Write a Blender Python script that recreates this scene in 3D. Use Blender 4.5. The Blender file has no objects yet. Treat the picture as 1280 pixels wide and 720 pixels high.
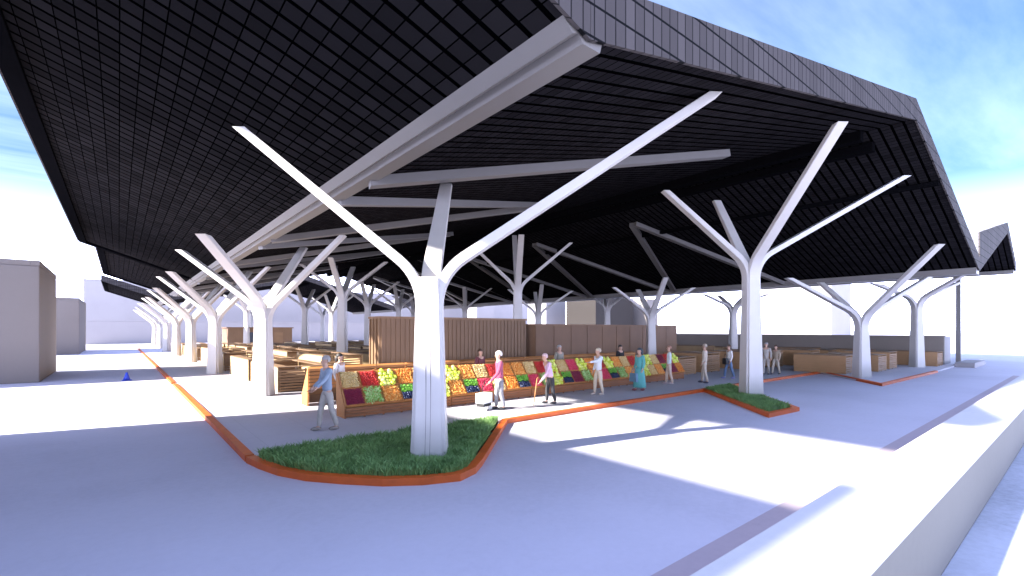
import bpy, bmesh, math, random
from mathutils import Vector, Matrix
R = math.radians
rng = random.Random(7)
sc = bpy.context.scene
COL = sc.collection

# ------------------------------------------------------------------ materials
def new_mat(name):
    m = bpy.data.materials.new(name); m.use_nodes = True
    nt = m.node_tree
    return m, nt, nt.nodes["Principled BSDF"]

def N(nt, t, **kw):
    n = nt.nodes.new(t)
    for k, v in kw.items(): setattr(n, k, v)
    return n

def math_node(nt, op, a, b=None):
    n = N(nt, "ShaderNodeMath", operation=op)
    for i, v in enumerate((a, b)):
        if v is None: continue
        if isinstance(v, (int, float)): n.inputs[i].default_value = v
        else: nt.links.new(v, n.inputs[i])
    return n.outputs[0]

def mixc(nt, f, a, b):
    n = N(nt, "ShaderNodeMix", data_type='RGBA')
    for s, v in ((0, f), (6, a), (7, b)):
        if isinstance(v, (int, float)): n.inputs[s].default_value = v
        elif isinstance(v, (tuple, list)): n.inputs[s].default_value = (*v[:3], 1)
        else: nt.links.new(v, n.inputs[s])
    return n.outputs[2]

def noise(nt, vec, scale, detail=4, rough=.55):
    n = N(nt, "ShaderNodeTexNoise")
    n.inputs['Scale'].default_value = scale; n.inputs['Detail'].default_value = detail
    n.inputs['Roughness'].default_value = rough
    if vec is not None: nt.links.new(vec, n.inputs['Vector'])
    return n.outputs[0]

def ramp(nt, f, stops):
    n = N(nt, "ShaderNodeValToRGB")
    els = n.color_ramp.elements
    while len(els) < len(stops): els.new(.5)
    for e, (p, c) in zip(els, stops):
        e.position = p; e.color = (*c, 1) if len(c) == 3 else c
    nt.links.new(f, n.inputs[0])
    return n.outputs[0]

def mapping(nt, vec, scale=(1, 1, 1), rot=(0, 0, 0)):
    n = N(nt, "ShaderNodeMapping")
    n.inputs['Scale'].default_value = scale; n.inputs['Rotation'].default_value = rot
    nt.links.new(vec, n.inputs['Vector'])
    return n.outputs[0]

def objco(nt): return N(nt, "ShaderNodeTexCoord").outputs['Object']

def bump(nt, bsdf, h, strength=.3, dist=.02):
    b = N(nt, "ShaderNodeBump"); b.inputs['Strength'].default_value = strength
    b.inputs['Distance'].default_value = dist
    nt.links.new(h, b.inputs['Height']); nt.links.new(b.outputs[0], bsdf.inputs['Normal'])

def plain(name, c, rough=.6, var=.12, scale=6, metallic=0.0, bstr=0.0):
    m, nt, p = new_mat(name)
    co = objco(nt)
    f = noise(nt, co, scale)
    a = tuple(max(0, x * (1 - var)) for x in c); b = tuple(min(1, x * (1 + var)) for x in c)
    nt.links.new(mixc(nt, f, a, b), p.inputs['Base Color'])
    p.inputs['Roughness'].default_value = rough; p.inputs['Metallic'].default_value = metallic
    if bstr: bump(nt, p, noise(nt, co, scale * 12, 3), bstr)
    return m

def wood(name, c, rough=.65, along='Y', strength=.35, grain=14):
    m, nt, p = new_mat(name)
    co = objco(nt)
    s = {'X': (1, 12, 12), 'Y': (12, 1, 12), 'Z': (12, 12, 1)}[along]
    g = noise(nt, mapping(nt, co, s), grain / 12, 6, .65)
    big = noise(nt, co, .9, 2)
    ca = tuple(x * (1 - strength) for x in c); cb = tuple(min(1, x * (1 + strength)) for x in c)
    col = mixc(nt, g, ca, cb)
    info = N(nt, "ShaderNodeObjectInfo").outputs['Random']
    v = math_node(nt, 'ADD', math_node(nt, 'MULTIPLY', info, .25), math_node(nt, 'MULTIPLY', big, .35))
    hs = N(nt, "ShaderNodeHueSaturation")
    nt.links.new(math_node(nt, 'ADD', v, .72), hs.inputs['Value']); nt.links.new(col, hs.inputs['Color'])
    nt.links.new(hs.outputs[0], p.inputs['Base Color'])
    p.inputs['Roughness'].default_value = rough
    bump(nt, p, g, .25, .01)
    return m

def paving(name, c, joint=0.0, stain=.16, rough=.75):
    m, nt, p = new_mat(name)
    co = objco(nt)
    big = noise(nt, co, .22, 5, .6); fine = noise(nt, co, 9, 5, .7); grit = noise(nt, co, 70, 2)
    f = math_node(nt, 'ADD', math_node(nt, 'MULTIPLY', big, .7), math_node(nt, 'MULTIPLY', fine, .3))
    col = ramp(nt, f, [(.3, tuple(x * (1 - stain) for x in c)), (.5, c), (.7, tuple(min(1, x * (1 + stain * .6)) for x in c))])
    if joint:
        sep = N(nt, "ShaderNodeSeparateXYZ"); nt.links.new(co, sep.inputs[0])
        ms = []
        for ax in (0, 1):
            fr = math_node(nt, 'FRACT', math_node(nt, 'DIVIDE', sep.outputs[ax], joint))
            ms.append(math_node(nt, 'LESS_THAN', fr, .012 / joint))
        j = math_node(nt, 'MULTIPLY', math_node(nt, 'MAXIMUM', ms[0], ms[1]), .28)
        col = mixc(nt, j, col, tuple(x * .45 for x in c))
    nt.links.new(col, p.inputs['Base Color'])
    p.inputs['Roughness'].default_value = rough
    bump(nt, p, math_node(nt, 'ADD', fine, math_node(nt, 'MULTIPLY', grit, .6)), .12, .01)
    return m

def soffit_mat(name, base, line, sx, sy, wx, wy, finex=None):
    m, nt, p = new_mat(name)
    co = objco(nt)
    sep = N(nt, "ShaderNodeSeparateXYZ"); nt.links.new(co, sep.inputs[0])
    cells = []; masks = []
    for ax, s, w in ((0, sx, wx), (1, sy, wy)):
        d = math_node(nt, 'DIVIDE', sep.outputs[ax], s)
        cells.append(math_node(nt, 'FLOOR', d))
        masks.append(math_node(nt, 'LESS_THAN', math_node(nt, 'FRACT', d), w / s))
    cmb = N(nt, "ShaderNodeCombineXYZ")
    nt.links.new(cells[0], cmb.inputs[0]); nt.links.new(cells[1], cmb.inputs[1])
    wn = N(nt, "ShaderNodeTexWhiteNoise"); nt.links.new(cmb.outputs[0], wn.inputs['Vector'])
    v = math_node(nt, 'ADD', .75, math_node(nt, 'MULTIPLY', wn.outputs['Value'], .5))
    hs = N(nt, "ShaderNodeHueSaturation"); hs.inputs['Color'].default_value = (*base, 1)
    nt.links.new(v, hs.inputs['Value'])
    line_f = math_node(nt, 'MAXIMUM', masks[0], masks[1])
    nt.links.new(mixc(nt, line_f, hs.outputs[0], line), p.inputs['Base Color'])
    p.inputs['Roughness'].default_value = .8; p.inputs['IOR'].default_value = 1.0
    bump(nt, p, math_node(nt, 'SUBTRACT', 1.0, line_f), .6, .03)
    return m

def fascia_mat(name, base, line):
    m, nt, p = new_mat(name)
    co = objco(nt)
    sep = N(nt, "ShaderNodeSeparateXYZ"); nt.links.new(co, sep.inputs[0])
    h = math_node(nt, 'ADD', sep.outputs[0], sep.outputs[1])
    seam = math_node(nt, 'LESS_THAN', math_node(nt, 'FRACT', math_node(nt, 'DIVIDE', h, .21)), .11)
    dl = math_node(nt, 'LESS_THAN', math_node(nt, 'FRACT', math_node(nt, 'DIVIDE', sep.outputs[2], .41)), .085)
    vec = N(nt, "ShaderNodeCombineXYZ"); nt.links.new(math_node(nt, 'FLOOR', math_node(nt, 'DIVIDE', h, .21)), vec.inputs[0])
    wn = N(nt, "ShaderNodeTexWhiteNoise"); nt.links.new(vec.outputs[0], wn.inputs['Vector'])
    c = mixc(nt, wn.outputs['Value'], tuple(x * .85 for x in base), tuple(x * 1.1 for x in base))
    c = mixc(nt, math_node(nt, 'MULTIPLY', seam, .85), c, line)
    c = mixc(nt, dl, c, line)
    nt.links.new(c, p.inputs['Base Color'])
    p.inputs['Roughness'].default_value = .7; p.inputs['IOR'].default_value = 1.12
    bump(nt, p, math_node(nt, 'SUBTRACT', 1.0, seam), .5, .02)
    return m

M = {}
M['ground'] = paving('concrete_yard', (.61, .59, .66), stain=.15)
M['platform'] = paving('platform_paving', (.60, .58, .63), joint=1.2, stain=.10)
M['street'] = paving('street_paving', (.42, .44, .50), stain=.5)
M['strip'] = paving('paving_strip', (.46, .38, .40), stain=.15)
M['soil'] = plain('soil', (.04, .03, .02), .9, .3, 20)
M['kerb'] = plain('orange_kerb', (.64, .115, .014), .55, .3, 3, bstr=.1)
M['white'] = plain('white_paint', (.55, .52, .50), .42, .07, 2.5)
M['beam'] = plain('pale_steel', (.17, .158, .152), .45, .06, 2)
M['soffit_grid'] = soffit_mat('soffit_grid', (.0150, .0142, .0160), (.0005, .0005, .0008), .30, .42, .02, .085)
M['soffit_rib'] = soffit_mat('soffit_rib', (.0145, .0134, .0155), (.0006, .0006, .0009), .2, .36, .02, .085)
M['cladding'] = fascia_mat('roof_cladding', (.25, .25, .28), (.05, .05, .06))
M['fascia'] = fascia_mat('fascia', (.075, .066, .066), (.006, .006, .007))
M['dark'] = plain('dark_steel', (.004, .004, .005), .5, .2, 3)
M['dark'].node_tree.nodes['Principled BSDF'].inputs['IOR'].default_value = 1.0
M['plaster'] = paving('plaster', (.185, .165, .155), stain=.08)
M['plaster_pale'] = paving('pale_plaster', (.32, .30, .305), stain=.07)
M['wall_grey'] = paving('grey_render', (.20, .17, .145), stain=.12)
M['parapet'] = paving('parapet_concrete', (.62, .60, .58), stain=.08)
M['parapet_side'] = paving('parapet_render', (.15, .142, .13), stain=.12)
M['cream'] = wood('cream_boards', (.46, .32, .17), along='Y', strength=.12)
M['crate_board'] = wood('crate_boards', (.38, .215, .10), along='Y', strength=.15)
M['brown'] = wood('brown_slats', (.20, .12, .065), along='X', strength=.35)
M['oak'] = wood('oak_slats', (.26, .15, .075), along='X', strength=.3)
M['orange_wood'] = wood('orange_boards', (.46, .19, .055), along='X', strength=.3)
M['stand_front'] = wood('stand_front', (.27, .095, .028), along='X', strength=.35)
M['kiosk'] = wood('kiosk_cladding', (.20, .115, .06), along='Z', strength=.22)
M['kiosk2'] = wood('kiosk_panels', (.18, .095, .048), along='Z', strength=.12)
M['tower'] = plain('tower_brown', (.018, .013, .011), .8, .2, .3)
M['black'] = plain('black_rubber', (.015, .015, .017), .6)
M['glass'] = plain('dark_glass', (.06, .07, .09), .12, .1)
M['blue'] = plain('blue_plastic', (.03, .07, .55), .4)
M['white_bag'] = plain('white_fabric', (.78, .80, .82), .7)
M['cane'] = plain('cane_wood', (.40, .17, .05), .5)

def grass_mat():
    m, nt, p = new_mat('grass_blades')
    co = objco(nt)
    f = noise(nt, co, 2.2, 3); g = noise(nt, co, 40, 2)
    c = ramp(nt, math_node(nt, 'ADD', math_node(nt, 'MULTIPLY', f, .65), math_node(nt, 'MULTIPLY', g, .35)),
             [(.3, (.08, .155, .048)), (.5, (.18, .34, .10)), (.72, (.32, .46, .17))])
    nt.links.new(c, p.inputs['Base Color']); p.inputs['Roughness'].default_value = .55
    return m
M['grass'] = grass_mat()

# ------------------------------------------------------------------ geometry helpers
def add_box(bm, c, s, rot=None):
    x, y, z = (v / 2 for v in s)
    vs = []
    for sx in (-1, 1):
        for sy in (-1, 1):
            for sz in (-1, 1):
                v = Vector((sx * x, sy * y, sz * z))
                if rot is not None: v = rot @ v
                vs.append(bm.verts.new(v + Vector(c)))
    idx = [(0, 1, 3, 2), (4, 6, 7, 5), (0, 4, 5, 1), (2, 3, 7, 6), (0, 2, 6, 4), (1, 5, 7, 3)]
    for f in idx: bm.faces.new([vs[i] for i in f])

def box2(bm, x0, x1, y0, y1, z0, z1):
    add_box(bm, ((x0 + x1) / 2, (y0 + y1) / 2, (z0 + z1) / 2), (x1 - x0, y1 - y0, z1 - z0))

def add_prism(bm, pts, a, b, axis='z'):
    """closed prism: 2D outline pts extruded from a to b along axis"""
    def P(p, h):
        return {'z': (p[0], p[1], h), 'y': (p[0], h, p[1]), 'x': (h, p[0], p[1])}[axis]
    lo = [bm.verts.new(P(p, a)) for p in pts]; hi = [bm.verts.new(P(p, b)) for p in pts]
    n = len(pts)
    bm.faces.new(lo[::-1]); bm.faces.new(hi)
    for i in range(n): bm.faces.new((lo[i], lo[(i + 1) % n], hi[(i + 1) % n], hi[i]))

def add_tube(bm, pts, radii, seg=8, cap=True):
    rings = []
    for i, p in enumerate(pts):
        p = Vector(p)
        t = (Vector(pts[min(i + 1, len(pts) - 1)]) - Vector(pts[max(i - 1, 0)])).normalized()
        a = t.orthogonal().normalized() if i == 0 else (rings_a - rings_a.dot(t) * t).normalized()
        rings_a = a
        b = t.cross(a)
        r = radii[i] if isinstance(radii, (list, tuple)) else radii
        rings.append([bm.verts.new(p + a * math.cos(2 * math.pi * k / seg) * r + b * math.sin(2 * math.pi * k / seg) * r) for k in range(seg)])
    for r0, r1 in zip(rings, rings[1:]):
        for k in range(seg): bm.faces.new((r0[k], r0[(k + 1) % seg], r1[(k + 1) % seg], r1[k]))
    if cap:
        bm.faces.new(rings[0][::-1]); bm.faces.new(rings[-1])

def add_beam(bm, p, q, w, h, up=Vector((0, 0, 1))):
    p, q = Vector(p), Vector(q)
    t = (q - p).normalized(); s = t.cross(up).normalized(); u = s.cross(t)
    rot = Matrix((s, t, u)).transposed()
    add_box(bm, (p + q) / 2, (w, (q - p).length, h), rot)

def obj(name, bm, mat, parent=None, smooth=False, bevel=0, kind=None):
    bmesh.ops.recalc_face_normals(bm, faces=bm.faces)
    if bevel: bmesh.ops.bevel(bm, geom=list(bm.edges), offset=bevel, segments=2, affect='EDGES', profile=.6)
    me = bpy.data.meshes.new(name); bm.to_mesh(me); bm.free()
    if smooth:
        for p in me.polygons: p.use_smooth = True
    me.materials.append(mat if not isinstance(mat, str) else M[mat])
    o = bpy.data.objects.new(name, me); COL.objects.link(o)
    if parent: o.parent = parent
    if kind: o['kind'] = kind
    return o

def tag(o, label, cat, group=None, kind=None):
    o['label'] = label; o['category'] = cat
    if group: o['group'] = group
    if kind: o['kind'] = kind
    return o

def thing(name, label, cat, loc=(0, 0, 0), rz=0, group=None):
    o = bpy.data.objects.new(name, None); COL.objects.link(o)
    o.empty_display_size = .2
    o.location = loc; o.rotation_euler = (0, 0, rz)
    return tag(o, label, cat, group)

def dup(root, loc, rz=0, label=None, group=None):
    r = root.copy(); COL.objects.link(r); r.location = loc
    r.rotation_euler = (root.rotation_euler[0], root.rotation_euler[1], rz)
    if label: r['label'] = label
    if group: r['group'] = group
    for ch in root.children:
        c = ch.copy(); COL.objects.link(c); c.parent = r
        for g in ch.children:
            d = g.copy(); COL.objects.link(d); d.parent = c
    return r

B = bmesh.new
ORD = ['first', 'second', 'third', 'fourth', 'fifth', 'sixth', 'seventh', 'eighth', 'ninth', 'tenth', 'eleventh',
       'twelfth', 'thirteenth', 'fourteenth', 'fifteenth', 'sixteenth', 'seventeenth', 'eighteenth', 'nineteenth', 'twentieth']
ORD += ['twenty-' + o for o in ORD[:9]] + ['thirtieth']

# ------------------------------------------------------------------ ground, platform, kerbs
bm = B(); bm.faces.new([bm.verts.new(v) for v in ((-900, -900, 0), (1500, -900, 0), (1500, 1500, 0), (-900, 1500, 0))])
obj('ground', bm, 'ground', kind='structure')

PZ = .07
ARC = [(2.0, 10.2), (2.06, 9.6), (2.22, 8.95), (2.5, 8.35), (2.9, 7.82), (3.35, 7.32), (3.85, 6.98), (4.4, 6.78)]
plat = [(2.0, 10.15), (8.0, 10.15), (18.4, 10.15), (20.5, 10.15), (31.0, 10.1), (26.3, 6.15), (36.6, 6.0), (45.5, 6.0), (56, 6.0), (56, 100), (2.0, 100)]
bm = B(); add_prism(bm, plat, .004, PZ)
obj('market_pavement', bm, 'platform', kind='structure')

def kerb_path(name, pts, closed=False, w=.16, h=.12, z0=.0):
    bm = B()
    n = len(pts)
    L, Rr = [], []
    for i in range(n):
        p = Vector(pts[i])
        a = Vector(pts[i - 1]) if (i > 0 or closed) else None
        c = Vector(pts[(i + 1) % n]) if (i < n - 1 or closed) else None
        d1 = (p - a).normalized() if a is not None else (c - p).normalized()
        d2 = (c - p).normalized() if c is not None else d1
        nn = Vector((-(d1 + d2).y, (d1 + d2).x)).normalized()
        k = 1 / max(.4, nn.dot(Vector((-d1.y, d1.x))))
        L.append(p + nn * w / 2 * k); Rr.append(p - nn * w / 2 * k)
    ring = []
    for l, r in zip(L, Rr):
        ring.append([bm.verts.new((l.x, l.y, z0)), bm.verts.new((l.x, l.y, z0 + h)), bm.verts.new((r.x, r.y, z0 + h)), bm.verts.new((r.x, r.y, z0))])
    m = n if closed else n - 1
    for i in range(m):
        a, b = ring[i], ring[(i + 1) % n]
        for k in range(4): bm.faces.new((a[k], a[(k + 1) % 4], b[(k + 1) % 4], b[k]))
    if not closed: bm.faces.new(ring[0]); bm.faces.new(ring[-1][::-1])
    o = obj(name, bm, 'kerb', kind='structure')
    return o

kerb_path('kerb', [(1.92, 78), (1.92, 26.6)])
kerb_path('kerb', [(1.92, 25.9), (1.92, 10.2)] )
kerb_path('kerb', [(1.92, 10.12)] + [(x - .05, y - .05) for x, y in ARC[1:]] + [(4.75, 6.9), (5.1, 7.2), (7.95, 10.0), (18.3, 10.05), (14.4, 5.95), (16.1, 5.85), (20.5, 10.05), (31.15, 10.0), (26.2, 6.05), (36.7, 5.9)])
kerb_path('kerb', [(1.92, 78.1), (12, 78.1)], h=.1)

# soil beds and grass
ISL1 = ARC + [(4.7, 6.95), (7.8, 10.1), (2.0, 10.15)]
ISL2 = [(18.35, 10.05), (14.55, 6.03), (16.05, 5.97), (20.4, 10.05)]
def inside(p, poly):
    x, y = p; c = False
    for i in range(len(poly)):
        (x0, y0), (x1, y1) = poly[i - 1], poly[i]
        if (y0 > y) != (y1 > y) and x < (x1 - x0) * (y - y0) / (y1 - y0) + x0: c = not c
    return c
from mathutils import noise as mnoise
def grass_patch(poly, n, label, seed, hmax=.24):
    r = random.Random(seed)
    bm = B(); add_prism(bm, poly, .005, .09); obj('soil_bed', bm, 'soil', kind='structure')
    xs = [p[0] for p in poly]; ys = [p[1] for p in poly]
    verts, faces = [], []
    k = 0
    while k < n:
        x, y = r.uniform(min(xs) + .05, max(xs) - .05), r.uniform(min(ys) + .05, max(ys) - .05)
        if not inside((x, y), poly): continue
        k += 1
        f = mnoise.noise((x * 2.2, y * 2.2, seed)) * .5 + .5
        h = hmax * (.45 + .5 * f + r.uniform(-.1, .18))
        a = r.uniform(0, 6.283); w = r.uniform(.008, .016)
        lean = r.uniform(.02, .12) * (1 + f); la = r.uniform(0, 6.283)
        dx, dy = math.cos(a) * w, math.sin(a) * w
        lx, ly = math.cos(la) * lean, math.sin(la) * lean
        b = len(verts)
        verts += [(x - dx, y - dy, .07), (x + dx, y + dy, .07), (x + dx * .7 + lx * .35, y + dy * .7 + ly * .35, .07 + h * .6),
                  (x - dx * .7 + lx * .35, y - dy * .7 + ly * .35, .07 + h * .6), (x + lx, y + ly, .07 + h)]
        faces += [(b, b + 1, b + 2, b + 3), (b + 3, b + 2, b + 4)]
    me = bpy.data.meshes.new('grass'); me.from_pydata(verts, [], faces); me.materials.append(M['grass'])
    o = bpy.data.objects.new('grass', me); COL.objects.link(o)
    tag(o, label, 'grass', kind='stuff')
grass_patch(ISL1, 26000, 'dark green grass filling the curved bed around the nearest white column', 3)
grass_patch(ISL2, 10000, 'dark green grass in the narrow slanted bed under the second white column', 5, .2)

# street outside, strip and parapet
bm = B(); box2(bm, -30, 400, -40, .995, .001, .006); obj('street', bm, 'street', kind='structure')
bm = B(); box2(bm, -12, 37.5, 2.45, 2.86, .0, .010); obj('paving_strip', bm, 'strip', kind='structure')
t = thing('parapet_wall', 'long low pale concrete parapet wall with flat coping between street and yard', 'wall', (0, 0, 0))
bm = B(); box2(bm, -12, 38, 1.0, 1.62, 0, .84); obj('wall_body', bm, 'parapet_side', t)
for x0, x1 in ((-12, -2.0), (-1.99, 12.7), (12.715, 25.2), (25.215, 38.05)):
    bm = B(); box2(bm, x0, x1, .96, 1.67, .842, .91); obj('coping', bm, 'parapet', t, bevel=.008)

# ------------------------------------------------------------------ roof
SL = .35
PROF = [(-2.07, 8.49), (4.55, 6.17), (21.6, 9.9), (36.0, 5.72), (49.0, 9.45), (54.6, 7.15)]
def zs(x):
    for (a, za), (b, zb) in zip(PROF, PROF[1:]):
        if x <= b: return za + (zb - za) * (x - a) / (b - a)
    return PROF[-1][1]

def roof_module(root, y0, y1, xe, T=.66):
    prof = [(xe, zs(xe))] + PROF[1:]
    for i, ((a, za), (b, zb)) in enumerate(zip(prof, prof[1:])):
        g = .004
        bm = B(); add_prism(bm, [(a + g, za), (b - g, zb), (b - g, zb + .06), (a + g, za + .06)], y0 + .06, y1 - .06, 'y')
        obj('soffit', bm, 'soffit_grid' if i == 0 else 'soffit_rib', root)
        bm = B(); add_prism(bm, [(a + g, za + T - .06), (b - g, zb + T - .06), (b - g, zb + T), (a + g, za + T)], y0 + .06, y1 - .06, 'y')
        obj('roof_cladding', bm, 'cladding', root)
        for ya, yb in ((y0, y0 + .055), (y1 - .055, y1)):
            ta, tb = T + .04, T + .04
            if i == 3 and ya == y0: ta, tb = 2.05, T + .04
            bm = B(); add_prism(bm, [(a + g, za - .05), (b - g, zb - .05), (b - g, zb + tb), (a + g, za + ta)], ya, yb, 'y')
            obj('fascia', bm, 'fascia', root)
    for (x, z), s in ((prof[0], -1), (prof[-1], 1)):
        bm = B(); box2(bm, x + s * .002, x + s * .06, y0, y1, z - .06, z + T + .04); obj('edge_fascia', bm, 'fascia', root)
    # dark edge trims under the eave and the end of the module
    x, z = prof[0]
    bm = B(); add_prism(bm, [(x + .01, z - .14), (x + .42, z - .14 - .42 * SL), (x + .42, z - .003 - .42 * SL), (x + .01, z - .003)], y0 + .06, y1 - .06, 'y')
    obj('eave_trim', bm, 'dark', root)
    bm = B(); add_prism(bm, [(x + .43, z - .14 - .43 * SL), (4.0, zs(4.0) - .14), (4.0, zs(4.0) - .003), (x + .43, z - .003 - .43 * SL)], y1 - .75, y1 - .07, 'y')
    obj('end_trim', bm, 'dark', root)
    # valley beam
    vx, vz = PROF[1]
    bm = B(); add_prism(bm, [(vx - .40, vz + .135), (vx - .24, vz - .03), (vx - .13, vz + .02), (vx - .06, vz - .09), (vx + .27, vz - .09), (vx + .32, vz + .066), (vx, vz - .004)], y0 + .08, y1 - .08, 'y')
    obj('valley_beam', bm, 'beam', root)
    vx, vz = PROF[3]
    bm = B(); add_prism(bm, [(vx - .45, vz + .12), (vx - .4, vz - .22), (vx + .4, vz - .22), (vx + .45, vz + .12), (vx, vz - .004)], y0 + .08, y1 - .08, 'y')
    obj('valley_beam', bm, 'beam', root)
    ex, ez = PROF[5]
    bm = B(); box2(bm, ex - .5, ex - .1, y0 + .1, y1 - .1, ez - .28, ez + .02); obj('eave_beam', bm, 'beam', root)
    rx, rz = PROF[2]
    bm = B(); box2(bm, rx - .9, rx - .55, y0 + 1.4, y1 - .1, rz - .55, rz - .2); obj('ridge_beam', bm, 'dark', root)
    bm = B(); box2(bm, rx + .55, rx + .9, y0 + 1.4, y1 - .1, rz - .58, rz - .25); obj('ridge_beam', bm, 'dark', root)
    bm = B(); box2(bm, 25.9, 26.1, y0 + .1, y1 - .1, zs(26) - .2, zs(26) - .02); obj('purlin', bm, 'dark', root)

def vee(root, xn, yn, xa, ya, dz=.12):
    bm = B(); add_beam(bm, (xn, yn, zs(xn) - .13), (xa, ya, zs(xa) - .13), .34, .24)
    obj('strut', bm, 'beam', root)

roof = thing('market_roof', 'huge black folded roof over the market, its corner nearest the viewer', 'roof', (0, 0, 0))
roof_module(roof, 4.0, 43.0, -2.07)
for xn, yn, xa, ya in ((4.7, 11.2, 16.4, 8.2), (4.7, 13.4, 16.4, 17.2), (4.7, 20.9, 16.4, 17.4), (4.7, 22.8, 16.6, 26.4), (4.7, 30.0, 16.6, 26.6),
                       (4.7, 31.8, 16.6, 35.4), (4.7, 39.2, 16.6, 35.6)):
    vee(roof, xn, yn, xa, ya)
for ya in (9.0, 18.0, 27.0, 36.0):
    if ya > 9: vee(roof, 35.6, ya - 4.2, 24.4, ya - .1); vee(roof, 35.6, ya + 4.2, 24.4, ya + .1)
roof2 = thing('market_roof', 'second black folded roof joined behind the big front one, narrower at its left edge', 'roof', (0, 0, 0))
roof_module(roof2, 43.01, 63.0, -1.2)
for ya in (45.5, 54.5):
    vee(roof2, 4.7, ya - 2, 16.6, ya + 2); vee(roof2, 4.7, ya + 6, 16.6, ya + 2.2)
    vee(roof2, 35.6, ya - 2, 24.4, ya + 2); vee(roof2, 35.6, ya + 6, 24.4, ya + 2.2)
roof3 = thing('market_roof', 'separate farthest black folded roof beyond the bright gap, small in the distance', 'roof', (0, 0, 0))
roof_module(roof3, 75.0, 93.0, -1.6)

# ------------------------------------------------------------------ branching columns
def arm_bm(ang, L, zt, zc, wb, scale=1.0, cut=None, Rb=1.1):
    rd = Vector((math.cos(ang), math.sin(ang), 0)); td = Vector((-math.sin(ang), math.cos(ang), 0)); up = Vector((0, 0, 1))
    rb, rt = .235 * scale, .155 * scale
    lo, hi = R(5), R(85)
    for _ in range(50):                               # bend angle whose straight run ends at the tip
        th = (lo + hi) / 2
        x, z = rt + Rb * (1 - math.cos(th)), zc + Rb * math.sin(th)
        cur = math.atan2(max(.01, L - x), zt - z)
        if cur > th: lo = th
        else: hi = th
    pts = []                                          # (r, z, angle, width, thickness)
    for k in range(7):
        f = k / 6
        pts.append((rb + (rt - rb) * f ** .8, zc * f, 0, (wb + (.40 - wb) * f), .20 - .02 * f))
    for k in range(1, 9):
        a = th * k / 8
        pts.append((rt + Rb * (1 - math.cos(a)), zc + Rb * math.sin(a), a, .40 - .005 * k, .18))
    x0, z0 = pts[-1][0], pts[-1][1]
    for k in range(1, 6):
        f = k / 5
        pts.append((x0 + (L - x0) * f, z0 + (zt - z0) * f, th, .36 - .05 * f, .18 - .035 * f))
    if cut: pts = [p for p in pts if p[1] <= cut]
    bm = B(); prev = None
    for i, (r, z, a, w, t) in enumerate(pts):
        T = rd * math.sin(a) + up * math.cos(a); Nn = rd * math.cos(a) - up * math.sin(a)
        c = rd * r + up * z
        ring = []
        for sw, st in ((-1, -1), (1, -1), (1, 1), (-1, 1)):
            v = c + td * sw * w * scale / 2 + Nn * st * t * scale / 2
            if i == len(pts) - 1 and not cut: v += T * ((zt - v.z) / T.z)      # level cut under the roof
            ring.append(bm.verts.new(v))
        if prev:
            for k in range(4): bm.faces.new((prev[k], prev[(k + 1) % 4], ring[(k + 1) % 4], ring[k]))
        else: bm.faces.new(ring[::-1])
        prev = ring
    bm.faces.new(prev)
    bmesh.ops.recalc_face_normals(bm, faces=bm.faces)
    es = [e for e in bm.edges if len(e.link_faces) == 2 and e.calc_face_angle(0) > R(60)]
    bmesh.ops.bevel(bm, geom=es, offset=.012, segments=2, affect='EDGES')
    return bm

A4 = (54, 144, 234, -36)
def column(x, y, z, zc, tips, label, wb=.50, stub=None):
    t = thing('branching_column', label, 'column', (x, y, z), 0, 'white branching columns carrying the roof')
    for a, L, zt in tips:
        o = obj('branch', arm_bm(R(a), L, zt - z, zc - z, wb), 'white', t)
    if stub is not None:
        obj('branch', arm_bm(R(stub), 3.5, 6 - z, zc - z, wb, cut=zc - z + .5), 'white', t)
        for off in (-.055, .03):
            bm = B(); rot0 = Matrix.Rotation(R(stub), 3, 'Z')
            prof = []
            for i in range(7):
                f = i / 6; prof.append((.235 - .08 * f ** .8 + (.20 - .02 * f) / 2 + .003, (zc - z) * f))
            pl = [(r, h) for r, h in prof] + [(r - .012, h) for r, h in prof[::-1]]
            add_prism(bm, pl, -.004, .004, 'y')
            for v in bm.verts:
                sway = off + .02 * math.sin(v.co.z * 1.1)
                v.co = rot0 @ Vector((v.co.x, v.co.y + sway, v.co.z))
            obj('seam', bm, 'beam', t)
    bm = B()
    q = .14
    vs0 = [bm.verts.new((sx * .2, sy * .2, 0)) for sx, sy in ((-1, -1), (1, -1), (1, 1), (-1, 1))]
    vs1 = [bm.verts.new((sx * q, sy * q, zc - z + .45)) for sx, sy in ((-1, -1), (1, -1), (1, 1), (-1, 1))]
    bm.faces.new(vs0[::-1]); bm.faces.new(vs1)
    for k in range(4): bm.faces.new((vs0[k], vs0[(k + 1) % 4], vs1[(k + 1) % 4], vs1[k]))
    bmesh.ops.rotate(bm, verts=bm.verts, cent=(0, 0, 0), matrix=Matrix.Rotation(R(54), 3, 'Z'))
    obj('core', bm, 'beam', t)
    return t

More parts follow.
